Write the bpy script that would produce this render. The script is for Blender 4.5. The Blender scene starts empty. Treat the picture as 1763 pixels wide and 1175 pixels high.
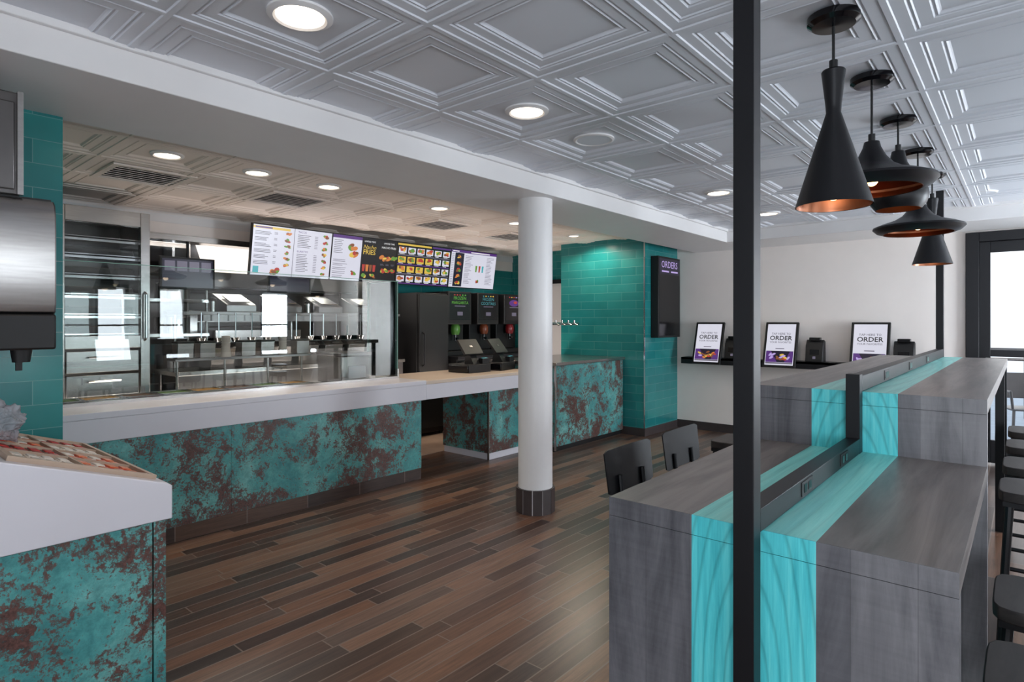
import bpy, bmesh, math, random
from mathutils import Vector, Matrix
from mathutils import noise as mn
random.seed(4)
S=bpy.context.scene; COL=S.collection; pi=math.pi
S.view_settings.view_transform='Standard'
S.view_settings.look='None'
S.view_settings.exposure=.3

# ------------------------------------------------------------------ materials
def lin(c):
    return tuple(((v/255)/12.92 if v/255<=.04045 else ((v/255+.055)/1.055)**2.4) for v in c)
def nt(name):
    m=bpy.data.materials.new(name); m.use_nodes=True
    t=m.node_tree; return m,t,t.nodes['Principled BSDF']
def N(t,typ,ins=None,**kw):
    n=t.nodes.new(typ)
    for k,v in kw.items(): setattr(n,k,v)
    for k,v in (ins or {}).items(): n.inputs[k].default_value=v
    return n
def mixc(t,fac,a,b,mode='MIX'):
    n=t.nodes.new('ShaderNodeMix'); n.data_type='RGBA'; n.blend_type=mode
    for i,v in ((0,fac),(6,a),(7,b)):
        if hasattr(v,'is_output'): t.links.new(v,n.inputs[i])
        elif i==0: n.inputs[0].default_value=v
        else: n.inputs[i].default_value=(*v[:3],1)
    return n.outputs[2]
def ramp(t,src,stops,interp='LINEAR'):
    r=t.nodes.new('ShaderNodeValToRGB'); r.color_ramp.interpolation=interp
    e=r.color_ramp.elements
    while len(e)<len(stops): e.new(.5)
    for el,(p,c) in zip(e,stops): el.position=p; el.color=(*c[:3],1)
    t.links.new(src,r.inputs[0]); return r.outputs[0]
def vecscale(t,sc,rot=None):
    tc=N(t,'ShaderNodeTexCoord'); mp=N(t,'ShaderNodeMapping'); mp.inputs['Scale'].default_value=sc
    if rot: mp.inputs['Rotation'].default_value=rot
    t.links.new(tc.outputs['Object'],mp.inputs[0]); return mp.outputs[0]
def noise(t,vec,scale,detail=3,rough=.5,dist=0):
    n=N(t,'ShaderNodeTexNoise',{'Scale':scale,'Detail':detail,'Roughness':rough,'Distortion':dist})
    t.links.new(vec,n.inputs['Vector']); return n.outputs[0]
def madd(t,a,k,b):
    n=N(t,'ShaderNodeMath',operation='MULTIPLY_ADD'); t.links.new(a,n.inputs[0]); n.inputs[1].default_value=k
    if hasattr(b,'is_output'): t.links.new(b,n.inputs[2])
    else: n.inputs[2].default_value=b
    return n.outputs[0]
def bump(t,b,src,strength=.2,dist=.01):
    n=N(t,'ShaderNodeBump',{'Strength':strength,'Distance':dist}); t.links.new(src,n.inputs['Height']); t.links.new(n.outputs[0],b.inputs['Normal'])
def mat(name,c,rough=.5,metal=0,var=.1,scale=6,emit=0,bmp=0,stretch=(1,1,1),coat=0,alpha=1):
    m,t,b=nt(name); c=lin(c)
    v=vecscale(t,stretch); f=noise(t,v,scale,4)
    col=mixc(t,f,tuple(x*(1-var) for x in c),tuple(min(1,x*(1+var)) for x in c))
    t.links.new(col,b.inputs['Base Color']); b.inputs['Roughness'].default_value=rough; b.inputs['Metallic'].default_value=metal
    if coat: b.inputs['Coat Weight'].default_value=coat
    if alpha<1: b.inputs['Alpha'].default_value=alpha
    if emit:
        t.links.new(col,b.inputs['Emission Color']); b.inputs['Emission Strength'].default_value=emit
    if bmp: bump(t,b,f,bmp)
    return m
def emi(name,c,s=1.0):
    m,t,b=nt(name); c=lin(c)
    f=noise(t,vecscale(t,(1,1,1)),9,3)
    col=mixc(t,f,tuple(x*.92 for x in c),c)
    b.inputs['Base Color'].default_value=(.01,.01,.01,1); b.inputs['Roughness'].default_value=.25
    t.links.new(col,b.inputs['Emission Color']); b.inputs['Emission Strength'].default_value=s*.82
    return m
def glassmat(name,tint=(.94,.975,.965),ior=1.62):
    m=bpy.data.materials.new(name); m.use_nodes=True; t=m.node_tree
    for n in list(t.nodes): t.nodes.remove(n)
    o=N(t,'ShaderNodeOutputMaterial'); tr=N(t,'ShaderNodeBsdfTransparent',{'Color':(*tint,1)})
    gl=N(t,'ShaderNodeBsdfGlossy',{'Roughness':.01}); fr=N(t,'ShaderNodeFresnel',{'IOR':ior}); mx=N(t,'ShaderNodeMixShader')
    t.links.new(fr.outputs[0],mx.inputs[0]); t.links.new(tr.outputs[0],mx.inputs[1]); t.links.new(gl.outputs[0],mx.inputs[2]); t.links.new(mx.outputs[0],o.inputs[0])
    return m
def brickvec(t,a,b_):
    tc=N(t,'ShaderNodeTexCoord'); sp=N(t,'ShaderNodeSeparateXYZ'); cb=N(t,'ShaderNodeCombineXYZ')
    t.links.new(tc.outputs['Object'],sp.inputs[0]); t.links.new(sp.outputs[a],cb.inputs[0]); t.links.new(sp.outputs[b_],cb.inputs[1]); return cb.outputs[0]
def planks(name,pal,mortar,a=1,b_=0,w=1.1,h=.125,msize=.003,rough=.4):
    m,t,b=nt(name); v=brickvec(t,a,b_)
    br=N(t,'ShaderNodeTexBrick',{'Color1':(0,0,0,1),'Color2':(1,1,1,1),'Mortar':(.5,.5,.5,1),'Scale':1,'Mortar Size':msize,'Mortar Smooth':.1,'Bias':0,'Brick Width':w,'Row Height':h})
    br.offset=.37; br.offset_frequency=2; br.squash=.8; br.squash_frequency=3
    t.links.new(v,br.inputs['Vector'])
    n=len(pal)
    col=ramp(t,br.outputs['Color'],[(i/n,lin(p)) for i,p in enumerate(pal)],'CONSTANT')
    mp=N(t,'ShaderNodeMapping'); mp.inputs['Scale'].default_value=(1.6,26,1); t.links.new(v,mp.inputs[0])
    g=noise(t,mp.outputs[0],2.2,7,.66,.5)
    gr=ramp(t,g,[(.3,(.6,.58,.58)),(.7,(1.27,1.23,1.2))])
    col=mixc(t,1.0,col,gr,'MULTIPLY')
    col=mixc(t,br.outputs['Fac'],col,lin(mortar))
    t.links.new(col,b.inputs['Base Color']); b.inputs['Roughness'].default_value=rough
    inv=N(t,'ShaderNodeMath',operation='SUBTRACT'); inv.inputs[0].default_value=1; t.links.new(br.outputs['Fac'],inv.inputs[1])
    bump(t,b,inv.outputs[0],.25,.003)
    return m
def tiles(name,a,b_,w=.42,h=.108):
    m,t,b=nt(name); v=brickvec(t,a,b_)
    br=N(t,'ShaderNodeTexBrick',{'Color1':(0,0,0,1),'Color2':(1,1,1,1),'Mortar':(.5,.5,.5,1),'Scale':1,'Mortar Size':.0016,'Mortar Smooth':.15,'Bias':0,'Brick Width':w,'Row Height':h})
    t.links.new(v,br.inputs['Vector'])
    col=ramp(t,br.outputs['Color'],[(0,lin((28,118,120))),(.5,lin((36,127,128))),(1,lin((44,136,134)))])
    g=noise(t,v,5,4); col=mixc(t,1.0,col,ramp(t,g,[(.3,(.9,.92,.92)),(.7,(1.08,1.06,1.06))]),'MULTIPLY')
    col=mixc(t,br.outputs['Fac'],col,lin((100,156,152)))
    t.links.new(col,b.inputs['Base Color']); b.inputs['Roughness'].default_value=.2
    inv=N(t,'ShaderNodeMath',operation='SUBTRACT'); inv.inputs[0].default_value=1; t.links.new(br.outputs['Fac'],inv.inputs[1])
    bump(t,b,madd(t,g,.5,inv.outputs[0]),.18,.003)
    return m
def patina(name):
    m,t,b=nt(name); v=vecscale(t,(1,1,1))
    n1=noise(t,v,4.0,12,.73,.5); n2=noise(t,v,24,10,.8,.3); n3=noise(t,v,2.2,6,.65,.5); n4=noise(t,v,85,5,.7)
    mm=madd(t,n2,.72,n1); mm=madd(t,n4,.5,mm)   # mean about 1.11
    f=ramp(t,madd(t,mm,.72,0.0),[(.782,(0,0,0)),(.803,(.7,.7,.7)),(.845,(1,1,1))])
    teal=ramp(t,n3,[(.32,lin((58,138,141))),(.5,lin((90,170,168))),(.68,lin((142,208,201)))])
    teal=mixc(t,1.0,teal,ramp(t,n2,[(.34,(.52,.57,.58)),(.6,(1.1,1.08,1.08))]),'MULTIPLY')
    rust=ramp(t,n4,[(.36,lin((60,39,37))),(.64,lin((112,78,71)))])
    col=mixc(t,f,teal,rust)
    t.links.new(col,b.inputs['Base Color']); b.inputs['Roughness'].default_value=.42
    bump(t,b,mm,.08,.003)
    return m
def wood(name,c1,c2,stretch,rough=.45,lo=.55,hi=.88,saw=None,board=None):
    m,t,b=nt(name); v=vecscale(t,stretch)
    g=noise(t,v,1.0,9,.66,.6); big=noise(t,vecscale(t,tuple(s*.28 for s in stretch)),1.4,4,.5,.8)
    src=madd(t,big,.45,g)
    if saw:
        s2=noise(t,vecscale(t,saw[0],saw[1]),1.0,3,.6,.3); src=madd(t,s2,.1,src); lo+=.05; hi+=.05
    col=ramp(t,src,[(lo,lin(c1)),(hi,lin(c2))])
    if board:
        tc=N(t,'ShaderNodeTexCoord'); sp=N(t,'ShaderNodeSeparateXYZ'); t.links.new(tc.outputs['Object'],sp.inputs[0])
        k=madd(t,sp.outputs[0],1/board,.31)
        fl=N(t,'ShaderNodeMath',operation='FLOOR'); t.links.new(k,fl.inputs[0])
        wn=N(t,'ShaderNodeTexWhiteNoise',noise_dimensions='1D'); t.links.new(fl.outputs[0],wn.inputs['W'])
        col=mixc(t,1.0,col,ramp(t,wn.outputs[0],[(0,(.84,.84,.86)),(1,(1.12,1.11,1.10))]),'MULTIPLY')
        fr=N(t,'ShaderNodeMath',operation='FRACT'); t.links.new(k,fr.inputs[0])
        col=mixc(t,1.0,col,ramp(t,fr.outputs[0],[(0,(.5,.5,.5)),(.018,(1,1,1))]),'MULTIPLY')
    t.links.new(col,b.inputs['Base Color']); b.inputs['Roughness'].default_value=rough
    bump(t,b,src,.1,.003); return m
def cathedral(name,c0,c1,c2,sc,loc,fine,rough=.42,wscale=9.0,depth=.62,dist=1.5):
    m,t,b=nt(name)
    tc=N(t,'ShaderNodeTexCoord'); mp=N(t,'ShaderNodeMapping'); mp.inputs['Scale'].default_value=sc; mp.inputs['Location'].default_value=loc
    t.links.new(tc.outputs['Object'],mp.inputs[0])
    wv=N(t,'ShaderNodeTexWave',{'Scale':wscale,'Distortion':dist,'Detail':3.0,'Detail Scale':1.4,'Detail Roughness':.5}); wv.wave_type='RINGS'; wv.rings_direction='SPHERICAL'; wv.wave_profile='SAW'
    t.links.new(mp.outputs[0],wv.inputs['Vector'])
    g=noise(t,vecscale(t,fine),1.6,9,.7,.3)
    col=ramp(t,g,[(.30,lin(c0)),(.5,lin(c1)),(.72,lin(c2))])
    ln=ramp(t,wv.outputs[1],[(0,(depth,depth+.06,depth+.07)),(.14,(.93,.94,.94)),(.8,(1.05,1.03,1.03)),(1,(depth+.08,depth+.12,depth+.12))])
    col=mixc(t,1.0,col,ln,'MULTIPLY')
    t.links.new(col,b.inputs['Base Color']); b.inputs['Roughness'].default_value=rough
    bump(t,b,g,.06,.002); return m

WALL=mat('wall_paint',(244,236,231),.6,var=.03)
KWALL=mat('kitchen_steel_wall',(120,116,114),.35,.5,var=.12)
WHITEP=mat('white_paint',(235,233,233),.42,var=.03)
CEIL=mat('ceiling_panel',(222,225,233),.37,var=.02,scale=2)
KCEIL=mat('kitchen_panel',(238,226,216),.55,var=.03,scale=2)
FLOOR=planks('plank_tile',[(70,53,46),(124,90,70),(94,70,59),(64,52,47),(130,100,82),(98,81,73),(112,81,64),(76,62,57),(120,94,79),(86,64,54)],(128,113,104),h=.09,w=.94,msize=.0034,rough=.31)
BASE=planks('plank_base',[(62,48,43),(90,68,56),(76,62,58),(104,78,62)],(120,108,100),1,2,.6,.2)
DKTILE=mat('dark_base_tile',(66,58,58),.4,var=.3,scale=9)
TILEY=tiles('teal_tile_side',1,2); TILEX=tiles('teal_tile_end',0,2)
PAT=patina('patina_laminate')
SOLID=mat('white_solid_surface',(220,218,225),.28,var=.02)
WARMLITTOP=mat('warm_lit_white_worktop',(214,196,178),.3,var=.05)  # white worktop, the warm lamp light on it is put into the colour
STEEL=mat('brushed_steel',(178,175,173),.24,.97,.16,7,stretch=(1,1,14))
STEELD=mat('dull_steel',(112,109,108),.32,.92,.2,5)
CHROME=mat('chrome',(210,210,212),.12,1,.04)
BLACK=mat('black_metal',(24,24,28),.42,.3,.15)
BLACKP=mat('black_plastic',(15,15,17),.5,0,.15)
BLACKG=mat('black_gloss',(10,10,14),.14,0,.1)
DARK=mat('dark_recess',(26,24,26),.7)
GWY=wood('grey_wood_top',(90,85,84),(140,133,130),(12,1.0,12),.36)
GWZ=wood('grey_wood_panel',(80,80,85),(140,139,143),(7,7,.8),.55,saw=((3,3,70),(0,.25,0)),board=.134)
TWY=cathedral('teal_wood_top',(112,206,204),(138,228,222),(166,240,232),(1.0,.10,0),(0,.02,0),(26,1.0,26),.38,7.0,.78)
TWZ=cathedral('teal_wood_panel',(60,188,200),(92,220,227),(136,242,242),(1.25,0,.30),(.02,0,-.13),(26,26,1.1),.42,8.5,.6)
SEATW=wood('seat_wood',(36,32,32),(62,55,53),(14,2,14),.55)
COPPER=mat('copper_lining',(150,100,76),.34,.95,.15)
BULB=emi('bulb_glow',(255,200,130),8)
LENS=emi('downlight_lens',(255,236,212),7)
PANELW=emi('fluorescent_panel',(240,246,255),3)
GLASS=glassmat('clear_glass'); DGLASS=glassmat('door_glass',(.96,.98,1),1.2)
GEDGE=mat('glass_edge',(120,160,150),.2,var=.1)
BEIGE=mat('kitchen_tile_floor',(186,162,144),.5,var=.2)
CONC=mat('terrace_concrete',(176,178,182),.8,var=.15)
PLASTIC=mat('clear_bag_film',(168,168,176),.14,0,.3,18,bmp=.6,alpha=.55)
TANRIM=mat('tan_rim',(190,166,146),.4)
PAPER=mat('white_paper',(200,194,190),.6)
FOODM=[mat('food_'+n,c,.6,var=.35,scale=30,bmp=.3) for n,c in (('lettuce',(96,132,52)),('tomato',(168,52,38)),('cheese',(206,152,62)),('beef',(92,58,40)),('bean',(120,84,58)),('onion',(196,190,160)))]
PKT=[mat('packet_'+n,c,.35,var=.35,scale=40) for n,c in (('red',(190,44,40)),('orange',(226,122,76)),('maroon',(124,36,42)),('cocoa',(110,78,64)),('cream',(226,214,204)))]
TANK=[mat('tank_'+n,c,.25,var=.3) for n,c in (('green',(70,120,50)),('amber',(96,46,24)),('red',(110,24,30)))]
SW=emi('screen_white',(220,220,234),.95); SP=emi('screen_purple',(92,52,130),.85); SK=emi('screen_black',(22,18,22),.6)
SG=emi('screen_grey_text',(112,106,124),.8); SDK=emi('screen_dark_text',(56,50,66),.7); SY=emi('screen_yellow',(236,200,84),.85)
SO=emi('screen_orange',(222,134,64),.85); SB=emi('screen_brown',(140,84,50),.85); SGR=emi('screen_green',(108,158,60),.85); SR=emi('screen_red',(190,64,54),.85); SC=emi('screen_cyan',(80,180,190),.85)
SWT=emi('screen_white_text',(250,250,250),1.0); SLV=emi('screen_lavender',(182,160,220),1.0); SNV=emi('screen_navy',(30,24,50),.7)
FOODS=[SO,SB,SGR,SR,SY]

# ------------------------------------------------------------------ mesh builder
class MB:
    def __init__(s): s.v=[]; s.f=[]; s.mi=[]; s.m=[]
    def mid(s,m):
        if m not in s.m: s.m.append(m)
        return s.m.index(m)
    def add(s,vs,fs,m):
        o=len(s.v); s.v+= [Vector(p) for p in vs]; k=s.mid(m)
        for f in fs: s.f.append([i+o for i in f]); s.mi.append(k)
        return s
    def box(s,x0,x1,y0,y1,z0,z1,m,mx=None):
        vs=[(x,y,z) for z in (z0,z1) for y in (y0,y1) for x in (x0,x1)]
        if mx: vs=[mx@Vector(p) for p in vs]
        return s.add(vs,[(0,2,3,1),(4,5,7,6),(0,1,5,4),(2,6,7,3),(0,4,6,2),(1,3,7,5)],m)
    def prism(s,pts,vec,m):
        n=len(pts); v=Vector(vec); a=[Vector(p) for p in pts]
        return s.add(a+[p+v for p in a],[tuple(range(n))[::-1],tuple(range(n,2*n))]+[(i,(i+1)%n,n+(i+1)%n,n+i) for i in range(n)],m)
    def cyl(s,p0,p1,r0,m,r1=None,seg=14,caps=True):
        r1=r0 if r1 is None else r1; p0=Vector(p0); p1=Vector(p1); d=(p1-p0).normalized()
        a=d.orthogonal().normalized(); b=d.cross(a)
        ring=[(a*math.cos(2*pi*i/seg)+b*math.sin(2*pi*i/seg)) for i in range(seg)]
        vs=[p0+q*r0 for q in ring]+[p1+q*r1 for q in ring]
        fs=[(i,(i+1)%seg,seg+(i+1)%seg,seg+i) for i in range(seg)]
        if caps: fs+=[tuple(range(seg))[::-1],tuple(range(seg,2*seg))]
        return s.add(vs,fs,m)
    def tube(s,pts,r,m,seg=10):
        for a,b in zip(pts,pts[1:]): s.cyl(a,b,r,m,seg=seg)
        for p in pts[1:-1]: s.sphere(p,r,m,8,5)
        return s
    def lathe(s,prof,c,m,seg=32):
        c=Vector(c); vs=[]; fs=[]; n=len(prof)
        for r,z in prof:
            for i in range(seg): vs.append(c+Vector((r*math.cos(2*pi*i/seg),r*math.sin(2*pi*i/seg),z)))
        for k in range(n-1):
            for i in range(seg): fs.append((k*seg+i,k*seg+(i+1)%seg,(k+1)*seg+(i+1)%seg,(k+1)*seg+i))
        return s.add(vs,fs,m)
    def sphere(s,c,r,m,seg=16,n=8,sz=1):
        return s.lathe([(max(1e-5,r*math.sin(pi*k/n)),-r*sz*math.cos(pi*k/n)) for k in range(n+1)],c,m,seg)
    def rect(s,mx,u0,v0,u1,v1,m,w=0):
        return s.add([mx@Vector(p) for p in ((u0,v0,w),(u1,v0,w),(u1,v1,w),(u0,v1,w))],[(0,1,2,3)],m)
    def ell(s,mx,u,v,a,b,m,w=0,seg=14,rot=0):
        vs=[]
        for i in range(seg):
            x=a*math.cos(2*pi*i/seg); y=b*math.sin(2*pi*i/seg)
            vs.append(mx@Vector((u+x*math.cos(rot)-y*math.sin(rot),v+x*math.sin(rot)+y*math.cos(rot),w)))
        return s.add(vs,[tuple(range(seg))],m)
    def text(s,mx,u,v,size,body,m,w=0,align='CENTER',sx=1.0,bold=0,shear=0):
        cu=bpy.data.curves.new('t','FONT'); cu.body=body; cu.size=size; cu.align_x=align; cu.align_y='CENTER'; cu.resolution_u=2; cu.offset=bold; cu.shear=shear
        o=bpy.data.objects.new('t',cu); COL.objects.link(o)
        dg=bpy.context.evaluated_depsgraph_get(); dg.update()
        me=bpy.data.meshes.new_from_object(o.evaluated_get(dg))
        s.add([mx@Vector((u+p.co.x*sx,v+p.co.y,w)) for p in me.vertices],[tuple(p.vertices) for p in me.polygons],m)
        bpy.data.objects.remove(o); bpy.data.meshes.remove(me); bpy.data.curves.remove(cu); return s
    def build(s,name,parent=None,off=None,bevel=0,kind=None,flat=False):
        me=bpy.data.meshes.new(name); off=Vector(off or (0,0,0))
        me.from_pydata([tuple(p-off) for p in s.v],[],s.f)
        for m in s.m: me.materials.append(m)
        me.polygons.foreach_set('material_index',s.mi)
        me.polygons.foreach_set('use_smooth',[not flat]*len(s.f))
        me.update()
        if not flat:
            try: me.set_sharp_from_angle(angle=math.radians(35))
            except Exception: me.polygons.foreach_set('use_smooth',[False]*len(s.f))
        o=bpy.data.objects.new(name,me); COL.objects.link(o)
        if parent: o.parent=parent
        if bevel:
            b=o.modifiers.new('Bevel','BEVEL'); b.width=bevel; b.segments=2; b.limit_method='ANGLE'
        if kind: o['kind']=kind
        return o
def rootloc(o):
    v=Vector((0,0,0))
    while o: v+=o.location; o=o.parent
    return v
def wpart(name,mb,parent,bevel=0):        # part modelled in world coordinates
    return mb.build(name,parent,rootloc(parent),bevel)
def tag(o,label,cat,group=None):
    o['label']=label; o['category']=cat
    if group: o['group']=group
    return o
def thing(name,label,cat,loc=(0,0,0),rz=0,group=None):
    o=bpy.data.objects.new(name,None); COL.objects.link(o); o.location=loc; o.rotation_euler=(0,0,rz); o.empty_display_size=.1
    return tag(o,label,cat,group)
def solo(name,mb,label,cat,loc,group=None,bevel=0):   # one-mesh thing modelled in world coordinates
    o=mb.build(name,None,loc,bevel); o.location=loc; return tag(o,label,cat,group)
def struct(name,mb,bevel=0,flat=False): return mb.build(name,None,None,bevel,'structure',flat)
def dup(src,loc,rz=None,label=None):
    r=src.copy(); COL.objects.link(r); r.location=loc
    if rz is not None: r.rotation_euler=(0,0,rz)
    if label: r['label']=label
    for ch in list(src.children):
        c=ch.copy(); COL.objects.link(c); c.parent=r
        for g in list(ch.children):
            d=g.copy(); COL.objects.link(d); d.parent=c
    return r
def frameM(o,u,v):   # drawing frame: origin, right, up
    u=Vector(u).normalized(); v=Vector(v).normalized(); w=u.cross(v)
    return Matrix(((u.x,v.x,w.x,o[0]),(u.y,v.y,w.y,o[1]),(u.z,v.z,w.z,o[2]),(0,0,0,1)))

# ------------------------------------------------------------------ camera
F=1030.0
cam=bpy.data.cameras.new('camera'); co=bpy.data.objects.new('camera',cam); COL.objects.link(co)
cam.sensor_width=36; cam.lens=36*F/1763; cam.shift_y=-32.5/1763; cam.clip_start=.05
co.location=(0,0,1.45); co.rotation_euler=(pi/2,0,math.atan2(884,F))
S.camera=co

# ------------------------------------------------------------------ room shell
ZC=2.52
struct('floor',MB().box(-9.3,2.75,-3.15,7.95,-.1,0,FLOOR))
struct('floor',MB().box(-9.2,-4.97,.75,7.4,0,.004,BEIGE))
struct('floor',MB().box(-6,8,7.95,16,-.12,-.02,CONC))
PROF=[(0,0),(.010,0),(.014,.005),(.054,.005),(.059,.010),(.064,.010),(.069,.006),(.074,.011),(.116,.011),(.121,.016),(.126,.016),(.131,.012),(.137,.018),(.142,.021)]
ZD=.021
def coffers(name,x0,nx,y0,ny,p,q,m):
    mb=MB(); k=p/.635
    for i in range(nx):
        for j in range(ny):
            cx=x0+p*(i+.5); cy=y0+q*(j+.5); vs=[]; fs=[]
            for d,dz in PROF:
                a=p/2-d*k; b=q/2-d*k
                vs+=[(cx-a,cy-b,ZC+dz),(cx+a,cy-b,ZC+dz),(cx+a,cy+b,ZC+dz),(cx-a,cy+b,ZC+dz)]
            for r in range(len(PROF)-1):
                for c in range(4): fs.append((r*4+c,(r+1)*4+c,(r+1)*4+(c+1)%4,r*4+(c+1)%4))
            r=len(PROF)-1; fs.append((r*4+3,r*4+2,r*4+1,r*4))
            mb.add(vs,fs,m)
    mb.box(x0,x0+nx*p,y0,y0+ny*q,ZC+.06,ZC+.12,m)
    return struct(name,mb,flat=True)
coffers('ceiling',-1.95-.3175-.635,9,1.12-.3175-.635*6,16,.635,.635,CEIL)
coffers('ceiling',-6.33,5,.595,13,.6,.595,KCEIL)
struct('ceiling',MB().box(-9.3,-6.33,-.2,7.5,2.42,2.5,WHITEP))
struct('trim_1',MB().box(-3.4,-2.67,-3.05,7.78,2.39,2.66,WHITEP).box(-2.67,-2.645,-3.05,7.0,2.512,2.55,WHITEP),.004)
struct('trim_2',MB().box(-2.67,2.6,7.0,7.78,2.39,2.66,WHITEP).box(-2.645,2.6,6.975,7.0,2.512,2.55,WHITEP),.004)
struct('wall_far',MB().box(-3.66,-.47,7.78,7.93,0,2.66,WALL).box(-.47,.75,7.78,7.93,2.37,2.66,WALL).box(.75,2.75,7.78,7.93,0,2.66,WALL))
struct('baseboard_far',MB().box(-3.655,-.5,7.765,7.782,.0,.11,DKTILE))
struct('wall_corner',MB().box(-4.96,-3.66,6.84,7.93,.1,2.56,TILEX).add([(-3.659,6.84,.1),(-3.659,7.78,.1),(-3.659,7.78,2.56),(-3.659,6.84,2.56)],[(0,1,2,3)],TILEY))
struct('baseboard_corner',MB().box(-4.96,-3.652,6.832,7.78,0,.1,DKTILE))
struct('trim_3',MB().box(-3.668,-3.655,6.834,6.846,.1,2.56,CHROME))
struct('wall_kitchen_far',MB().box(-9.3,-5.62,7.4,7.55,0,2.66,TILEX).box(-5.62,-4.96,7.4,7.55,2.1,2.66,TILEX))
struct('wall_left',MB().box(-6.5,-6.34,.74,7.4,2.27,2.66,WALL).box(-6.5,-6.34,.74,2.03,0,2.27,WALL).box(-6.5,-6.34,2.03,4.55,0,.85,STEELD).box(-6.5,-6.34,4.55,4.84,0,2.27,WALL))
struct('wall_left',MB().box(-6.5,-6.34,4.84,7.4,0,2.27,TILEY))
struct('trim_4',MB().box(-6.52,-6.31,2.0,2.05,.85,2.29,STEEL).box(-6.52,-6.31,2.0,4.58,2.25,2.31,STEEL).box(-6.52,-6.31,4.53,4.58,.85,2.27,STEEL),.004)
struct('wall_drinks',MB().box(-6.5,-3.35,-3.1,.74,0,2.66,TILEY))
struct('wall_kitchen_back',MB().box(-9.35,-9.2,-.2,7.5,0,2.5,KWALL))
struct('wall_kitchen_side',MB().box(-9.2,-6.5,.0,.15,0,2.5,KWALL))
# window walls behind and right of the camera
WR=[(-1.7,-.5),(.5,1.9),(3.05,3.55),(4.0,4.5),(5.9,7.1)]
mb=MB().box(2.6,2.75,-3.1,7.9,0,.75,WALL).box(2.6,2.75,-3.1,7.9,2.1,2.66,WALL)
ed=[-3.1]+[v for w in WR for v in w]+[7.9]
for a,b in zip(ed[::2],ed[1::2]): mb.box(2.6,2.75,a,b,.75,2.1,WALL)
struct('wall_right',mb)
WB=[(-1.0,.2),(.8,2.2)]
mb=MB().box(-3.35,2.75,-3.15,-3.0,0,.6,WALL).box(-3.35,2.75,-3.15,-3.0,2.1,2.66,WALL)
ed=[-3.35]+[v for w in WB for v in w]+[2.75]
for a,b in zip(ed[::2],ed[1::2]): mb.box(a,b,-3.15,-3.0,.6,2.1,WALL)
struct('wall_back',mb)
wi=1
for a,b in WR:
    mb=MB()
    for y0,y1,z0,z1 in ((a,a+.05,.75,2.1),(b-.05,b,.75,2.1),(a,b,.75,.8),(a,b,2.05,2.1),(a,b,1.38,1.41)): mb.box(2.63,2.7,y0,y1,z0,z1,BLACK)
    struct('window_%d'%wi,mb); wi+=1
for a,b in WB:
    mb=MB()
    for x0,x1,z0,z1 in ((a,a+.05,.6,2.1),(b-.05,b,.6,2.1),(a,b,.6,.65),(a,b,2.05,2.1),((a+b)/2-.02,(a+b)/2+.02,.6,2.1)): mb.box(x0,x1,-3.1,-3.04,z0,z1,BLACK)
    struct('window_%d'%wi,mb); wi+=1
# glass door at the far right
d=bpy.data.objects.new('door_1',None); COL.objects.link(d); d.location=(.13,7.8,0); d['kind']='structure'
wpart('frame',MB().box(-.47,-.36,7.74,7.93,0,2.37,BLACK).box(.64,.75,7.74,7.93,0,2.37,BLACK).box(-.36,.64,7.74,7.93,2.27,2.37,BLACK),d,.004)
lf=wpart('leaf',MB().box(-.36,-.27,7.78,7.83,.02,2.27,BLACK).box(.55,.64,7.78,7.83,.02,2.27,BLACK).box(-.27,.55,7.78,7.83,2.16,2.27,BLACK).box(-.27,.55,7.78,7.83,.02,.25,BLACK).box(-.27,.55,7.78,7.83,1.10,1.17,BLACK),d,.003)
wpart('glass',MB().rect(frameM((-.27,7.805,.25),(1,0,0),(0,0,1)),0,0,.82,1.91,DGLASS),lf)
wpart('push_bar',MB().tube([(-.3,7.78,1.08),(-.3,7.72,1.08),(.58,7.72,1.08),(.58,7.78,1.08)],.014,STEEL),lf)
d=bpy.data.objects.new('door_2',None); COL.objects.link(d); d.location=(-5.3,7.42,0); d['kind']='structure'
wpart('frame',MB().box(-5.62,-5.56,7.36,7.5,0,2.1,BLACK).box(-5.02,-4.96,7.36,7.5,0,2.1,BLACK).box(-5.56,-5.02,7.36,7.5,2.04,2.1,BLACK),d)
wpart('leaf',MB().box(-5.56,-5.02,7.42,7.46,.01,2.04,WHITEP),d)

# ------------------------------------------------------------------ structural column
c=thing('column','white round column with dark tiled foot in the middle of the dining floor','column',(-2.87,3.62,0))
MB().lathe([(.0,.16),(.132,.16),(.132,2.39),(0,2.39)],(0,0,0),WHITEP,40).build('shaft',c)
mb=MB().lathe([(.0,.0),(.147,0),(.147,.18),(0,.18)],(0,0,0),WHITEP,36)
for k in range(12):
    a0=2*pi*k/12+.02; a1=2*pi*(k+1)/12-.02
    mb.prism([(.10*math.cos(a0),.10*math.sin(a0),0),(.152*math.cos(a0),.152*math.sin(a0),0),(.152*math.cos(a1),.152*math.sin(a1),0),(.10*math.cos(a1),.10*math.sin(a1),0)],(0,0,.185),DKTILE)
mb.build('tiled_base',c)

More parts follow.
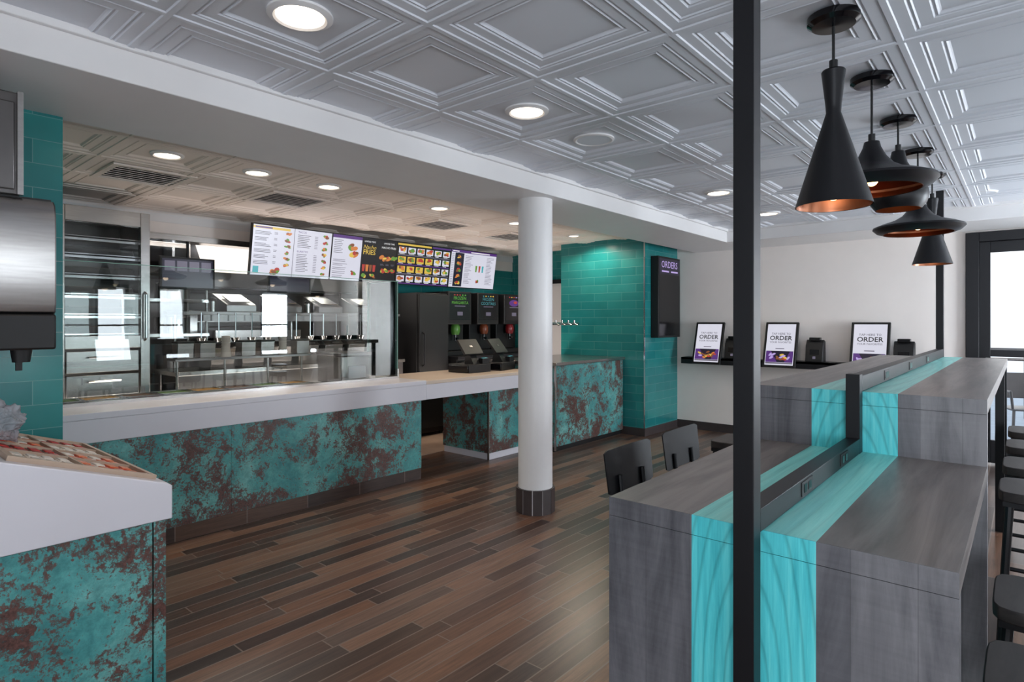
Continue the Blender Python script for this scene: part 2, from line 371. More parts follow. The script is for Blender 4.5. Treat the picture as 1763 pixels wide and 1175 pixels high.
# ------------------------------------------------------------------ serving counter
sc=thing('serving_counter','long teal and rust patina counter base under the glass guard','counter',(-4.6,2.2,0))
wpart('carcass',MB().box(-4.74,-4.255,.78,3.64,.1,.73,PAT),sc)
for a,b in ((.79,1.911),(1.913,2.782),(2.784,3.65)):
    wpart('front_panel',MB().box(-4.255,-4.25,a,b,.1,.73,PAT),sc)
wpart('end_panel',MB().box(-4.74,-4.25,3.651,3.66,.1,.73,PAT),sc)
wpart('kick_board',MB().box(-4.74,-4.245,.79,3.655,0,.1,BASE),sc,.003)
ct=thing('countertop','long white solid surface countertop under the glass guard','countertop',(-4.5,2.2,.73))
wpart('slab',MB().box(-4.75,-4.21,.78,3.69,.87,.91,SOLID),ct,.004)
wpart('apron',MB().box(-4.25,-4.21,.78,3.69,.73,.87,SOLID),ct,.003)
ct=thing('countertop','short pale worktop with white front edge bridging the gap under the registers','countertop',(-4.6,4.5,.73))
wpart('slab',MB().box(-5.0,-4.215,3.694,5.33,.87,.905,WARMLITTOP),ct,.004)
wpart('apron',MB().box(-4.25,-4.215,3.694,5.33,.73,.87,SOLID),ct,.003)
rc=thing('register_counter','short patina counter base under the cash registers beside the gap','counter',(-4.6,4.95,0))
wpart('carcass',MB().box(-4.95,-4.29,4.62,5.3,.08,.87,DARK),rc)
wpart('front_panel',MB().box(-4.29,-4.27,4.6,5.31,.07,.73,PAT),rc,.002)
wpart('end_panel',MB().box(-4.97,-4.29,4.6,4.62,.07,.73,PAT),rc,.002)
wpart('corner_trim',MB().box(-4.285,-4.265,4.595,4.605,.0,.73,STEEL),rc)
wpart('kick_board',MB().box(-4.96,-4.28,4.61,5.3,0,.07,SOLID),rc)
bc=thing('tap_counter','steel topped patina counter against the teal tiled wall','counter',(-4.4,6.1,0))
wpart('carcass',MB().box(-4.9,-3.98,5.37,6.82,.06,.97,DARK),bc)
for a,b in ((5.37,6.09),(6.093,6.82)): wpart('front_panel',MB().box(-3.98,-3.96,a,b,.06,.96,PAT),bc)
wpart('end_panel',MB().box(-4.9,-3.96,5.35,5.37,.06,.96,PAT),bc)
wpart('worktop',MB().box(-4.92,-3.93,5.33,6.83,.965,1.0,STEEL),bc,.003)
wpart('edge_trim',MB().box(-3.972,-3.952,5.342,5.362,.02,.965,STEEL),bc)
wpart('kick_board',MB().box(-4.88,-3.99,5.37,6.82,0,.06,BLACKP),bc)
tt=thing('beer_tap','thin steel pipe tap with one horizontal arm on the steel topped counter','tap',(-4.3,5.7,1.0))
wpart('pipe',MB().tube([(-4.3,5.66,1.0),(-4.3,5.66,1.37),(-4.3,5.68,1.41),(-4.3,5.72,1.43),(-4.3,6.3,1.43)],.017,STEEL),tt)
wpart('flange',MB().cyl((-4.3,5.66,1.0),(-4.3,5.66,1.02),.05,STEEL),tt)
for k in range(4):
    y=5.82+k*.13
    wpart('faucet',MB().cyl((-4.3,y,1.44),(-4.3,y,1.475),.01,STEEL).cyl((-4.29,y,1.43),(-4.25,y,1.41),.009,CHROME),tt)

# sneeze guard
sg=thing('sneeze_guard','tall clear glass sneeze guard standing along the serving counter','glass guard',(-4.6,2.3,.91))
ZG=1.84
gp=wpart('glass_pane',MB().box(-4.604,-4.596,.82,3.66,.915,ZG,GLASS),sg)
wpart('polished_edge',MB().box(-4.604,-4.596,.82,3.66,ZG,ZG+.004,GEDGE).box(-4.605,-4.595,3.657,3.663,.915,ZG,GEDGE),gp)
gp=wpart('return_pane',MB().box(-5.08,-4.604,3.664,3.672,.915,ZG,GLASS),sg)
wpart('polished_edge',MB().box(-5.08,-4.6,3.664,3.672,ZG,ZG+.004,GEDGE).box(-5.085,-5.08,3.664,3.672,.915,ZG,GEDGE),gp)
wpart('base_channel',MB().box(-4.615,-4.585,.82,3.67,.91,.93,STEEL),sg)
wpart('clamp',MB().cyl((-4.6,3.668,.91),(-4.6,3.668,1.0),.014,STEEL),sg)

# ------------------------------------------------------------------ cash registers
def register(y,label,rz):
    t=thing('cash_register',label,'cash register',(-4.62,y,.905),rz,'cash registers on the white counter')
    MB().box(-.17,.15,-.17,.17,0,.09,BLACKP).box(-.16,.14,-.18,-.17,.01,.08,BLACKG).build('cash_drawer',t,None,.006)
    MB().prism([(-.04,-.05,.09),(.10,-.05,.09),(.02,-.05,.22),(-.02,-.05,.22)],(0,.1,0),BLACKP).build('stand',t)
    m=Matrix.Translation((.0,0,.27))@Matrix.Rotation(math.radians(-38),4,'Y')
    s=MB().box(-.012,.012,-.145,.145,-.1,.1,BLACKP,m).build('monitor',t,None,.004)
    MB().box(-.0145,-.0122,-.13,.13,-.088,.088,SNV,m).build('screen',s)
    MB().box(.0122,.015,-.02,.02,-.012,.012,STEELD,m).build('badge',s)
    MB().box(.08,.14,.05,.16,.09,.15,BLACKP).box(.1,.13,.07,.14,.15,.155,SC).build('card_reader',t,None,.004)
    return t
register(4.68,'black cash register with tilted monitor, further from the column',0)
register(5.12,'black cash register partly hidden behind the white column',.25)

# ------------------------------------------------------------------ ceiling fittings
def downlight(x,y,label,grp,r=.085,z=None):
    z=ZC+ZD if z is None else z
    t=thing('ceiling_light',label,'ceiling light',(x,y,z),0,grp)
    MB().lathe([(r*1.32,0),(r*1.32,-.008),(r*1.08,-.016),(r*.98,-.010),(r*.98,0)],(0,0,0),WHITEP).build('trim_ring',t)
    MB().lathe([(1e-4,-.008),(r*.98,-.008),(r*.98,-.001)],(0,0,0),LENS).build('lens',t)
    return t
def spot(x,y,e,col,size=130,blend=.7):
    l=bpy.data.lights.new('spot','SPOT'); l.energy=e; l.color=col; l.spot_size=math.radians(size); l.spot_blend=blend; l.shadow_soft_size=.07
    o=bpy.data.objects.new('spot_lamp',l); COL.objects.link(o); o.location=(x,y,ZC+.005); return o
WARM=(1,.82,.64)
for x,y,lb in ((-1.95,1.12,'bright recessed downlight nearest the camera in the dining ceiling, at the top frame edge'),
               (-1.95,2.39,'recessed downlight in the dining ceiling between the beam and the first pendant'),
               (-1.95,4.93,'recessed downlight in the dining ceiling left of the wide hat pendants'),
               (-1.95,6.2,'smallest farthest recessed downlight in the dining ceiling near the far wall')):
    downlight(x,y,lb,'dining ceiling downlights'); spot(x,y,20,(1,.88,.76))
KL=['leftmost','second from left','third from left','fourth from left','rightmost']
for (x,y),lb in zip(((-4.23,1.49),(-4.23,2.09),(-4.23,2.68),(-4.23,3.87),(-4.23,5.0)),KL):
    downlight(x,y,lb+' round downlight in the front row over the serving counter','kitchen downlights, front row',.075); spot(x,y,21,WARM,115)
for (x,y),lb in zip(((-5.76,3.46),(-5.73,4.63),(-5.74,5.83)),('left','middle','right')):
    downlight(x,y,lb+' small downlight of the back row just above the menu screens','kitchen downlights, back row',.07); spot(x,y,18,WARM)
for (x,y),lb in zip(((-4.3,6.2),(-4.3,6.56)),('left','right')):
    downlight(x,y,lb+' one of the two close downlights washing the teal tiled wall','downlights at the teal wall',.06); spot(x,y,28,(1,.9,.72),165,.35)
for x,y,lb in ((-1.95,3.02,'flush round white ceiling speaker between two dining downlights'),(-.29,6.4,'flush round white ceiling speaker near the glass door')):
    t=thing('ceiling_speaker',lb,'speaker',(x,y,ZC+ZD),0,'ceiling speakers')
    MB().lathe([(.12,0),(.12,-.008),(.108,-.012),(.1,-.008)],(0,0,0),WHITEP).build('rim',t)
    MB().lathe([(1e-4,-.009),(.1,-.008)],(0,0,0),CEIL).build('grille',t)
for (x,y),lb in zip(((-4.93,1.58),(-4.93,2.71),(-4.93,4.52),(-4.95,5.7)),('leftmost, largest looking','second from the left','third from the left','farthest, smallest looking')):
    t=thing('ceiling_vent','square louvred white air vent over the kitchen, '+lb,'vent',(x,y,ZC),0,'kitchen ceiling vents')
    q=.27; w=.23
    MB().box(-q,q,-q,-w,-.003,.01,KCEIL).box(-q,q,w,q,-.003,.01,KCEIL).box(-q,-w,-w,w,-.003,.01,KCEIL).box(w,q,-w,w,-.003,.01,KCEIL).build('frame',t)
    MB().box(-w,w,-w,w,.004,.01,DKTILE).build('backing',t)
    for k in range(7):
        xx=-.19+.063*k
        MB().prism([(xx-.014,-w,.002),(xx+.016,-w,-.005),(xx+.018,-w,-.002),(xx-.012,-w,.004)],(0,2*w,0),KCEIL).build('slat',t)

# ------------------------------------------------------------------ pendants
TALL=[(.1235,0),(.1225,.006),(.024,.33),(.026,.36),(.039,.475),(.036,.48),(.0001,.48)]
WIDE=[(.19,0),(.225,.012),(.247,.034),(.244,.044),(.20,.062),(.13,.085),(.085,.112),(.055,.15),(.036,.19),(.03,.215),(.0001,.215)]
FAT=[(.105,0),(.128,.03),(.138,.065),(.134,.10),(.108,.145),(.07,.195),(.042,.25),(.03,.31),(.0001,.31)]
def pendant(y,prof,zb,label,lamp):
    t=thing('pendant_lamp',label,'pendant lamp',(-.515,y,zb),0,'black pendants above the bar tables')
    top=prof[-1][1]; H=ZC+.012-zb
    MB().lathe([(1e-4,H),(.085,H),(.085,H-.022),(.07,H-.034),(1e-4,H-.036)],(0,0,0),BLACKG).build('canopy',t)
    MB().cyl((0,0,top),(0,0,H-.03),.005,BLACKP,seg=8).build('cord',t)
    sh=MB().lathe(prof,(0,0,0),BLACK,48).build('shade',t)
    MB().cyl((0,0,top),(0,0,top+.035),.014,BLACKP).build('cord_grip',t)
    inn=[(max(1e-4,r-.004),z+.001) for r,z in prof[:-2]]
    inn=[p for p in inn if p[1]<top*.9]
    MB().lathe(inn+[(1e-4,inn[-1][1])],(0,0,0),COPPER,48).build('lining',sh)
    bz=.055 if prof is not FAT else .08
    MB().sphere((0,0,bz),.028,BULB,16,10,1.25).build('bulb',t)
    MB().cyl((0,0,bz+.03),(0,0,bz+.09),.016,BLACKP).build('socket',t)
    l=bpy.data.lights.new('bulb','POINT'); l.energy=lamp; l.color=(1,.74,.5); l.shadow_soft_size=.03
    o=bpy.data.objects.new('bulb_lamp',l); COL.objects.link(o); o.location=(-.515,y,zb+.005)
pendant(2.345,TALL,1.86,'nearest tall black hourglass pendant, first in the row',.12)
pendant(3.04,WIDE,2.03,'wide black hat shaped pendant, second in the row',.15)
pendant(3.76,FAT,2.05,'round bellied black pendant between the two wide ones',.12)
pendant(4.53,WIDE,2.01,'wide black hat shaped pendant, fourth in the row',.15)
pendant(5.29,TALL,1.87,'farthest small looking tall black hourglass pendant, last in the row',.12)

# ------------------------------------------------------------------ bar tables
def bar_table(name,label,y0,y1,z):
    t=thing(name,label,'bar table',(-.5425,(y0+y1)/2,0))
    ya=y0+.004
    wpart('tabletop',MB().box(-.977,-.71,ya,y1,z-.055,z,GWY).box(-.39,-.108,ya,y1,z-.055,z,GWY),t)
    wpart('teal_inlay',MB().box(-.71,-.39,ya,y1,z-.055,z,TWY),t)
    wpart('edge_band',MB().box(-.977,-.71,y0,ya,z-.055,z,GWZ).box(-.39,-.108,y0,ya,z-.055,z,GWZ).box(-.71,-.39,y0,ya,z-.055,z,TWZ),t)
    wpart('end_panel',MB().box(-.977,-.71,y0,y0+.05,0,z-.0565,GWZ).box(-.39,-.108,y0,y0+.05,0,z-.0565,GWZ),t)
    wpart('panel_inlay',MB().box(-.71,-.39,y0,y0+.05,0,z-.0565,TWZ),t)
    return t
t1=bar_table('bar_table','lower grey wood bar table with teal stripe, nearest the camera',1.6,2.84,.91)
wpart('apron',MB().box(-.72,-.38,1.65,2.84,.80,.854,BLACK),t1)
t2=bar_table('bar_table','higher long grey wood bar table with teal stripe behind the lower one',2.84,6.15,1.16)
for x in (-.16,-.97):
    for y in (5.33,6.05): wpart('leg',MB().box(x,x+.05,y,y+.05,0,1.104,BLACK),t2)
wpart('apron',MB().box(-.72,-.38,2.9,6.1,1.03,1.104,BLACK),t2)
fr=thing('divider_frame','black square tube frame with posts and power rail along the bar tables','metal frame',(-.54,1.55,0))
wpart('post',MB().box(-.566,-.514,1.524,1.576,0,ZC+.02,BLACK),fr,.002)
wpart('post',MB().box(-.566,-.514,2.782,2.836,.91,1.235,BLACK),fr,.002)
wpart('post',MB().box(-.566,-.514,6.07,6.122,1.16,ZC+.02,BLACK),fr,.002)
r1=wpart('rail',MB().box(-.566,-.514,1.576,2.782,.912,.972,BLACK),fr,.002)
r2=wpart('rail',MB().box(-.566,-.514,2.836,6.07,1.162,1.228,BLACK),fr,.002)
for y in (2.0,2.5): wpart('power_outlet',MB().box(-.514,-.511,y-.06,y+.06,.922,.964,BLACKP).box(-.511,-.5095,y-.04,y-.01,.93,.956,BLACKG).box(-.511,-.5095,y+.01,y+.04,.93,.956,BLACKG),r1)
for y in (3.4,4.2,5.0): wpart('power_outlet',MB().box(-.514,-.511,y-.06,y+.06,1.172,1.218,BLACKP).box(-.511,-.5095,y-.04,y+.04,1.18,1.21,BLACKG),r2)

# ------------------------------------------------------------------ stools
def stool(sz,back,name,label,loc,rz,grp):
    t=thing(name,label,'bar stool',loc,rz,grp)
    n=40; pts=[]
    for i in range(n):
        a=2*pi*i/n; c_,s_=math.cos(a),math.sin(a); k=(abs(c_)**7+abs(s_)**7)**(-1/7); pts.append((.166*k*c_,.166*k*s_,sz-.04))
    MB().prism(pts,(0,0,.04),SEATW).build('seat',t,None,.004)
    MB().box(-.15,.15,-.15,.15,sz-.06,sz-.04,BLACK).build('seat_frame',t)
    for sx in (-1,1):
        for sy in (-1,1):
            MB().cyl((sx*.13,sy*.13,sz-.055),(sx*.165,sy*.18,.0),.016,BLACK,.013,10).build('leg',t)
    q=.13+.035*(1-.28/sz); r=.13+.05*(1-.28/sz)
    MB().tube([(-q,-r,.28),(q,-r,.28),(q,r,.28),(-q,r,.28),(-q,-r,.28)],.010,BLACK,8).build('foot_ring',t)
    if back:
        hw=.205; nn=16; vs=[]; fs=[]
        for i in range(nn+1):
            f=i/nn*2-1; y=hw*f; xx=-.195-.008*(1-f*f)
            zt=sz+.275-(.010 if abs(f)>.99 else 0); zb=sz+.085+(.010 if abs(f)>.99 else 0)
            for dx in (0,.006): vs+=[(xx+dx-.02,y,zt),(xx+dx,y*.96,zb)]
        for i in range(nn):
            a=i*4;b=a+4
            fs+=[(a,a+1,b+1,b),(a+2,b+2,b+3,a+3),(a,b,b+2,a+2),(a+1,a+3,b+3,b+1)]
        fs+=[(0,2,3,1),(nn*4,nn*4+1,nn*4+3,nn*4+2)]
        MB().add(vs,fs,BLACK).build('backrest',t)
        for sy in (-1,1): MB().tube([(-.12,sy*.1,sz-.05),(-.175,sy*.1,sz-.03),(-.194,sy*.1,sz+.16)],.010,BLACK,8).build('back_support',t)
    return t
G1='backed stools at the lower bar table'; G2='backless stools at the higher bar table'
s1=stool(.62,True,'bar_stool','black metal stool with flat backrest, left of the nearest table',(-1.155,2.4,0),0,G1)
dup(s1,(-1.16,2.95,0),0,'second black backed stool on the left, just behind the nearer one')
dup(s1,(.09,1.86,0),pi,'backed stool at the right of the lower table, cut by the bottom frame corner')
dup(s1,(.09,2.4,0),pi,'backed stool at the right of the lower table, second from the camera')
s2=stool(.76,False,'bar_stool','backless wood seat stool left of the higher table, behind the two black backrests',(-1.24,3.55,0),0,G2)
dup(s2,(-1.24,4.3,0),0,'backless stool left of the higher table, hidden behind the tall front post')
dup(s2,(.08,3.3,0),0,'backless stool at the right frame edge, nearest one under the higher table')
dup(s2,(.08,3.85,0),0,'backless stool at the right frame edge, second one under the higher table')
dup(s2,(.08,4.45,0),0,'backless stool at the right frame edge, third one under the higher table')
dup(s2,(.08,5.05,0),0,'backless stool at the right frame edge, farthest one under the higher table')

# ------------------------------------------------------------------ menu screens
W,H=.908,.53
TILT=math.radians(9)
def bars(mb,mx,u0,u1,v,n,dv,m,w,jit=.35,h=.005):
    for k in range(n):
        mb.rect(mx,u0,v-k*dv-h/2,u1-(u1-u0)*random.random()*jit,v-k*dv+h/2,m,w)
def food(mb,mx,u,v,s,w):
    for k in range(5): mb.ell(mx,u+random.uniform(-.4,.4)*s,v+random.uniform(-.2,.2)*s,s*random.uniform(.25,.5),s*random.uniform(.16,.3),random.choice(FOODS),w+.0003*k,10,random.uniform(-.6,.6))
def scr(i):
    a=MB(); mx=frameM((.021,0,0),(0,1,0),(0,0,1)); u=-W/2+.006; U=W/2-.006; v=-H/2+.010; V=H/2-.010; mid=0
    w1,w2=.001,.002
    if i==0:
        a.rect(mx,u,v,U,V,SW); a.rect(mx,u,V-.035,mid-.05,V-.01,SY,w1); a.rect(mx,u+.02,V-.03,u+.2,V-.014,SP,w2); a.rect(mx,-.003,v,.003,V,SG,w1)
        for k in range(6):
            bars(a,mx,u+.02,u+.20,V-.065-k*.06,3,.014,SDK,w1); bars(a,mx,u+.225,u+.265,V-.065-k*.06,2,.014,SG,w1); food(a,mx,mid-.07,V-.07-k*.065,.05,w1)
        food(a,mx,-.2,v+.05,.09,.004); a.rect(mx,u+.02,v+.02,u+.08,v+.09,SC,w1)
        a.text(mx,.04,V-.03,.03,'TACOS',SP,w1,'LEFT'); bars(a,mx,.04,.2,V-.06,8,.018,SDK,w1); bars(a,mx,.24,.28,V-.06,8,.018,SG,w1,.1)
        a.text(mx,.04,V-.235,.028,'BURRITOS',SP,w1,'LEFT'); bars(a,mx,.04,.2,V-.265,11,.018,SDK,w1); bars(a,mx,.24,.28,V-.265,11,.018,SG,w1,.1)
        for k in range(7): food(a,mx,.37,V-.05-k*.068,.05,w1)
    elif i==1:
        a.rect(mx,u,v,-.06,V,SW); a.rect(mx,u,V-.035,-.06,V,SP,w1); a.rect(mx,-.06,v,U,V,SK)
        bars(a,mx,u+.02,-.3,V-.06,8,.02,SDK,w1); food(a,mx,-.19,V-.13,.10,w1); food(a,mx,-.17,V-.21,.09,w1)
        for k in range(5): bars(a,mx,u+.02,-.24,v+.23-k*.045,2,.018,SG,w1)
        food(a,mx,-.16,v+.09,.07,w1)
        a.text(mx,.05,V-.04,.026,'LIMITED TIME',SWT,w1); a.text(mx,.05,V-.105,.068,'Nacho',SY,w1,shear=.3); a.text(mx,.05,V-.165,.078,'FRIES',SY,w1,bold=.001)
        for k,m in enumerate((SR,SO,SB,SR)):
            a.add([mx@Vector(p) for p in ((-.03+k*.05,v+.12,w1),(.0+k*.05,v+.12,w1),(.006+k*.05,v+.20,w1),(-.036+k*.05,v+.20,w1))],[(0,1,2,3)],m)
        food(a,mx,.0,v+.07,.07,w2); food(a,mx,.12,v+.07,.07,w2)
        a.text(mx,.33,V-.04,.026,'LIMITED TIME',SWT,w1); a.text(mx,.33,V-.09,.034,'NACHO FRIES',SWT,w1)
        for k in range(3): food(a,mx,.25+k*.08,V-.22,.08,w1); food(a,mx,.25+k*.08,V-.37,.07,w1); bars(a,mx,.22+k*.08,.28+k*.08,V-.29,2,.012,SG,w1)
    elif i==2:
        a.rect(mx,u,v,U,V,SK); a.rect(mx,u,V-.03,.1,V-.008,SY,w1); a.rect(mx,.12,V-.03,U,V-.008,SP,w1)
        for r in range(4):
            a.rect(mx,u+.01,V-.156-r*.118,U-.01,V-.142-r*.118,SP if r%2 else SG,w1)
            for k in range(6):
                a.rect(mx,u+.02+k*.148,V-.126-r*.118,u+.14+k*.148,V-.052-r*.118,SY if r in (1,2) and k<4 else SW,w1)
                food(a,mx,u+.08+k*.148,V-.085-r*.118,.075,.003); bars(a,mx,u+.03+k*.148,u+.12+k*.148,V-.134-r*.118,1,.011,SWT,.004)
    else:
        a.rect(mx,u,v,U,V,SW); a.rect(mx,u,V-.035,U,V,SP,w1); a.rect(mx,u+.07,v+.01,u+.24,V-.04,SNV,w1)
        for k in range(5): food(a,mx,u+.155,V-.09-k*.09,.07,w2)
        bars(a,mx,u+.01,u+.06,V-.06,18,.024,SG,w1,.2)
        a.rect(mx,u+.02,V-.025,u+.14,V-.012,SWT,w2); a.rect(mx,-.08,V-.025,.3,V-.013,SWT,w2)
        bars(a,mx,-.18,-.02,V-.07,20,.02,SG,w1,.5); bars(a,mx,.25,.4,V-.07,20,.02,SG,w1,.5)
        for k,m in enumerate((SGR,SR,SC)):
            a.add([mx@Vector(p) for p in ((.04+k*.065,-.03,w1),(.065+k*.065,-.03,w1),(.072+k*.065,.06,w1),(.033+k*.065,.06,w1))],[(0,1,2,3)],m)
        food(a,mx,.1,v+.09,.06,w1)
    return a
ML=['first menu screen from the left, white with tacos and burritos list','second menu screen, half white and half black with yellow lettering','third menu screen, dark with rows of small food pictures','fourth menu screen at the right end, pale with purple header and drink cups']
for i in range(4):
    yc=2.86+.4525+i*.912
    t=thing('menu_screen','wall mounted '+ML[i],'menu screen',(-5.93,yc,2.19),0,'menu screens above the kitchen pass')
    t.rotation_euler=(0,TILT,0)
    MB().box(-.03,.02,-W/2,W/2,-H/2,H/2,BLACKP).build('case',t,None,.003)
    scr(i).build('display',t)
    MB().box(-.412,-.03,-.04,.04,.02,.08,BLACK).build('wall_bracket',t)

# order display
od=thing('order_display','black portrait order display mounted on the teal tiled wall','display screen',(-3.66,7.31,1.25))
wpart('case',MB().box(-3.655,-3.55,7.0,7.63,1.25,2.3,BLACKP),od,.004)
mx=frameM((-3.549,7.315,1.775),(0,1,0),(0,0,1))
mb=MB().rect(mx,-.29,-.5,.29,.5,BLACKG).rect(mx,-.29,.3,.29,.5,SNV,.0005).text(mx,0,.42,.125,'ORDERS',SLV,.0012)
for u in (-.22,.04): mb.rect(mx,u,.325,u+.2,.345,SLV,.0012)
wpart('display',mb,od)

# ------------------------------------------------------------------ ordering kiosks
ledge=solo('wall_shelf',MB().box(-3.5,-.95,7.55,7.78,.955,.985,BLACK).box(-3.5,-.95,7.55,7.57,.90,.985,BLACK),'long black shelf on the far wall carrying the ordering screens','shelf',(-2.2,7.78,.97),bevel=.003)
KN=['left ordering screen reading ORDER, nearest the teal wall','middle ordering screen reading ORDER with lit purple picture','right ordering screen reading ORDER, half hidden by the higher table']
for i,xc in enumerate((-3.15,-2.25,-1.31)):
    t=thing('ordering_kiosk',KN[i],'ordering kiosk',(xc,7.54,.905),0,'ordering kiosks on the far wall')
    up=Vector((0,.16,.52)).normalized()
    mx=frameM((0,-.02,.005),(1,0,0),up)
    k=MB().box(-.19,.19,0,.565,-.035,0,BLACKP,mx).build('case',t,None,.006)
    tx=MB().rect(mx,-.162,.025,.162,.538,SW,.0008).text(mx,0,.415,.036,'TAP HERE TO',SDK,.0016).text(mx,0,.36,.078,'ORDER',SK,.0016,bold=.0012).text(mx,0,.308,.031,'YOUR FAVORITES',SDK,.0016)
    tx.rect(mx,-.155,.06,.155,.20,SNV,.0016)
    tx.add([mx@Vector(p) for p in ((-.155,.06,.0018),(-.02,.06,.0018),(-.10,.20,.0018),(-.155,.20,.0018))],[(0,1,2,3)],SP)
    tx.add([mx@Vector(p) for p in ((.06,.06,.0018),(.155,.06,.0018),(.155,.20,.0018),(.12,.20,.0018))],[(0,1,2,3)],SP)
    for j in range(16): tx.ell(mx,random.uniform(-.11,.11),random.uniform(.085,.16),.026,.012,random.choice([SO,SY,SB,SB,SLV,SR]),.0021+.0002*j,10,random.uniform(-1,1))
    tx.rect(mx,-.155,.04,.155,.058,SG,.0016); tx.rect(mx,-.05,.225,.05,.235,SG,.0016); tx.build('display',k)
    MB().box(-.12,.12,.04,.14,.08,.095,BLACKP).prism([(-.04,.07,.09),(-.04,.14,.09),(-.04,.17,.4),(-.04,.15,.4)],(.08,0,0),BLACKP).build('stand',t)
CN=['card reader beside the left ordering screen','card reader beside the middle ordering screen','card reader beside the right ordering screen']
for i,xc in enumerate((-2.83,-1.87,-.99)):
    t=thing('card_reader','black square '+CN[i],'card reader',(xc,7.63,.985),0,'card readers on the shelf')
    MB().prism([(-.095,-.06,-.0),(-.095,.08,0),(-.095,.08,.24),(-.095,.02,.26),(-.095,-.03,.19)],(.19,0,0),BLACKP).build('body',t,None,.008)
    mxr=frameM((0,-.048,.085),(1,0,0),(0,.03,.19))
    MB().rect(mxr,-.05,.0,.05,.06,BLACKG,.001).rect(mxr,-.016,-.05,.016,-.02,SG,.001).build('keypad',t)
    MB().box(-.06,.06,-.02,.05,.245,.285,BLACKG).build('reader_head',t,None,.006)

# ------------------------------------------------------------------ condiment station (left foreground)
cs=thing('condiment_station','white and patina condiment station in the left foreground with sloped top','condiment counter',(-2.86,.2,0))
wpart('carcass',MB().box(-3.33,-2.42,-.9,.82,.0,.73,DARK),cs)
wpart('side_panel',MB().box(-2.42,-2.395,-.9,.795,.0,.725,PAT),cs,.002)
wpart('corner_strip',MB().box(-2.42,-2.395,.80,.84,.0,.725,PAT),cs,.002)
wpart('front_panel',MB().box(-3.33,-2.42,.82,.84,.0,.725,PAT),cs)
wpart('top_shell',MB().prism([(-3.34,.855,.73),(-3.34,.855,.85),(-3.34,.84,.862),(-3.34,.36,1.025),(-3.34,-.9,1.025),(-3.34,-.9,.73)],(.965,0,0),SOLID),cs,.004)
a_=math.atan2(.163,.48)
sm=Matrix.Translation((-2.86,.84,.862))@Matrix.Rotation(-a_,4,'X')   # local -y climbs the slope
wpart('tray_rim',MB().box(-.46,.43,-.475,-.455,0,.016,TANRIM,sm).box(-.46,.43,-.045,-.025,0,.016,TANRIM,sm).box(-.46,-.44,-.455,-.045,0,.016,TANRIM,sm).box(.41,.43,-.455,-.045,0,.016,TANRIM,sm),cs)
wpart('tray_floor',MB().box(-.44,.41,-.455,-.045,-.001,.0012,TANRIM,sm),cs)
dv=MB()
for k in range(1,4): dv.box(-.44+k*.2125-.003,-.44+k*.2125+.003,-.455,-.045,0,.014,TANRIM,sm)
dv.box(-.44,.41,-.253,-.247,0,.014,TANRIM,sm); wpart('divider',dv,cs)
pk={}
for bi in range(4):
    for bj in range(2):
        mi=random.choice([(0,),(1,),(0,2),(4,),(0,1),(3,),(4,0)])
        for n in range(8):
            k=random.choice(mi) if random.random()>.1 else 4
            if k not in pk:
                src=MB().box(-.038,.038,-.021,.021,0,.004,PKT[k]).box(-.030,.030,-.015,.015,.0035,.008,PKT[(k+1)%4 if k<4 else 4]).build('sauce_packet',None,None,.002); pk[k]=src; o=src
                nm=['red','orange','dark maroon','brown','cream'][k]
                tag(o,nm+' sauce packet lying in the sloped condiment tray','sauce packet',nm+' sauce packets in the condiment tray')
            else:
                o=pk[k].copy(); COL.objects.link(o)
            lx=-.44+bi*.2125+.06+(n%2)*.092+random.uniform(-.004,.004); ly=-.455+bj*.205+.032+(n//2)*.047+random.uniform(-.002,.002)
            o.matrix_world=sm@Matrix.Translation((lx,ly,.0015))@Matrix.Rotation(random.uniform(-.08,.08),4,'Z')
# clear plastic bag: folded film with soft creases
bm=bmesh.new(); bmesh.ops.create_icosphere(bm,subdivisions=6,radius=1)
for v in bm.verts:
    p=v.co.copy(); k=1+.3*mn.noise(p*2.1)-.26*abs(mn.noise(p*3.6))-.12*abs(mn.noise(p*8))
    v.co=Vector((p.x*.095*k,p.y*.075*k,max(-.05,p.z*.085*k)+.05))
for f in bm.faces: f.smooth=True
me=bpy.data.meshes.new('plastic_bag'); bm.to_mesh(me); bm.free(); me.materials.append(PLASTIC)
o=bpy.data.objects.new('plastic_bag',me); COL.objects.link(o); o.location=(-2.86,.417,1.026); o.rotation_euler=(-a_,0,.3)
tag(o,'crumpled clear plastic bag lying on the condiment station at the left frame edge','plastic bag')

# drinks dispenser and ice maker
dd=thing('drink_dispenser','stainless and black drink dispenser at the left edge before teal tiles','drink dispenser',(-3.1,.1,1.025))
wpart('back_panel',MB().box(-3.33,-3.16,-.5,.34,1.03,1.36,BLACKP),dd)
pf=[(-3.33,1.48),(-2.88,1.48),(-2.86,1.49),(-2.85,1.52),(-2.85,1.80),(-2.853,1.86),(-2.865,1.90),(-2.89,1.92),(-3.33,1.925)]
wpart('steel_hood',MB().prism([(x,-.5,z) for x,z in pf],(0,1.105,0),STEEL),dd)
wpart('top_edge',MB().box(-3.33,-2.92,-.5,.607,1.921,1.932,BLACKP),dd)
wpart('side_cheek',MB().prism([(x,.605,z) for x,z in pf],(0,.004,0),STEELD),dd)
wpart('valve_housing',MB().box(-3.33,-2.85,-.5,.61,1.345,1.48,BLACKP),dd,.008)
for y in (.52,.36,.2):
    q=wpart('nozzle',MB().cyl((-2.95,y,1.345),(-2.95,y,1.295),.035,BLACKP,.028),dd)
    wpart('lever',MB().box(-3.0,-2.985,y-.01,y+.01,1.26,1.345,BLACKP),q)
im=thing('ice_maker','square stainless ice maker on top of the drink dispenser','ice maker',(-3.1,0,1.932))
wpart('body',MB().box(-3.33,-2.9,-.5,.51,1.932,2.32,STEELD),im,.005)
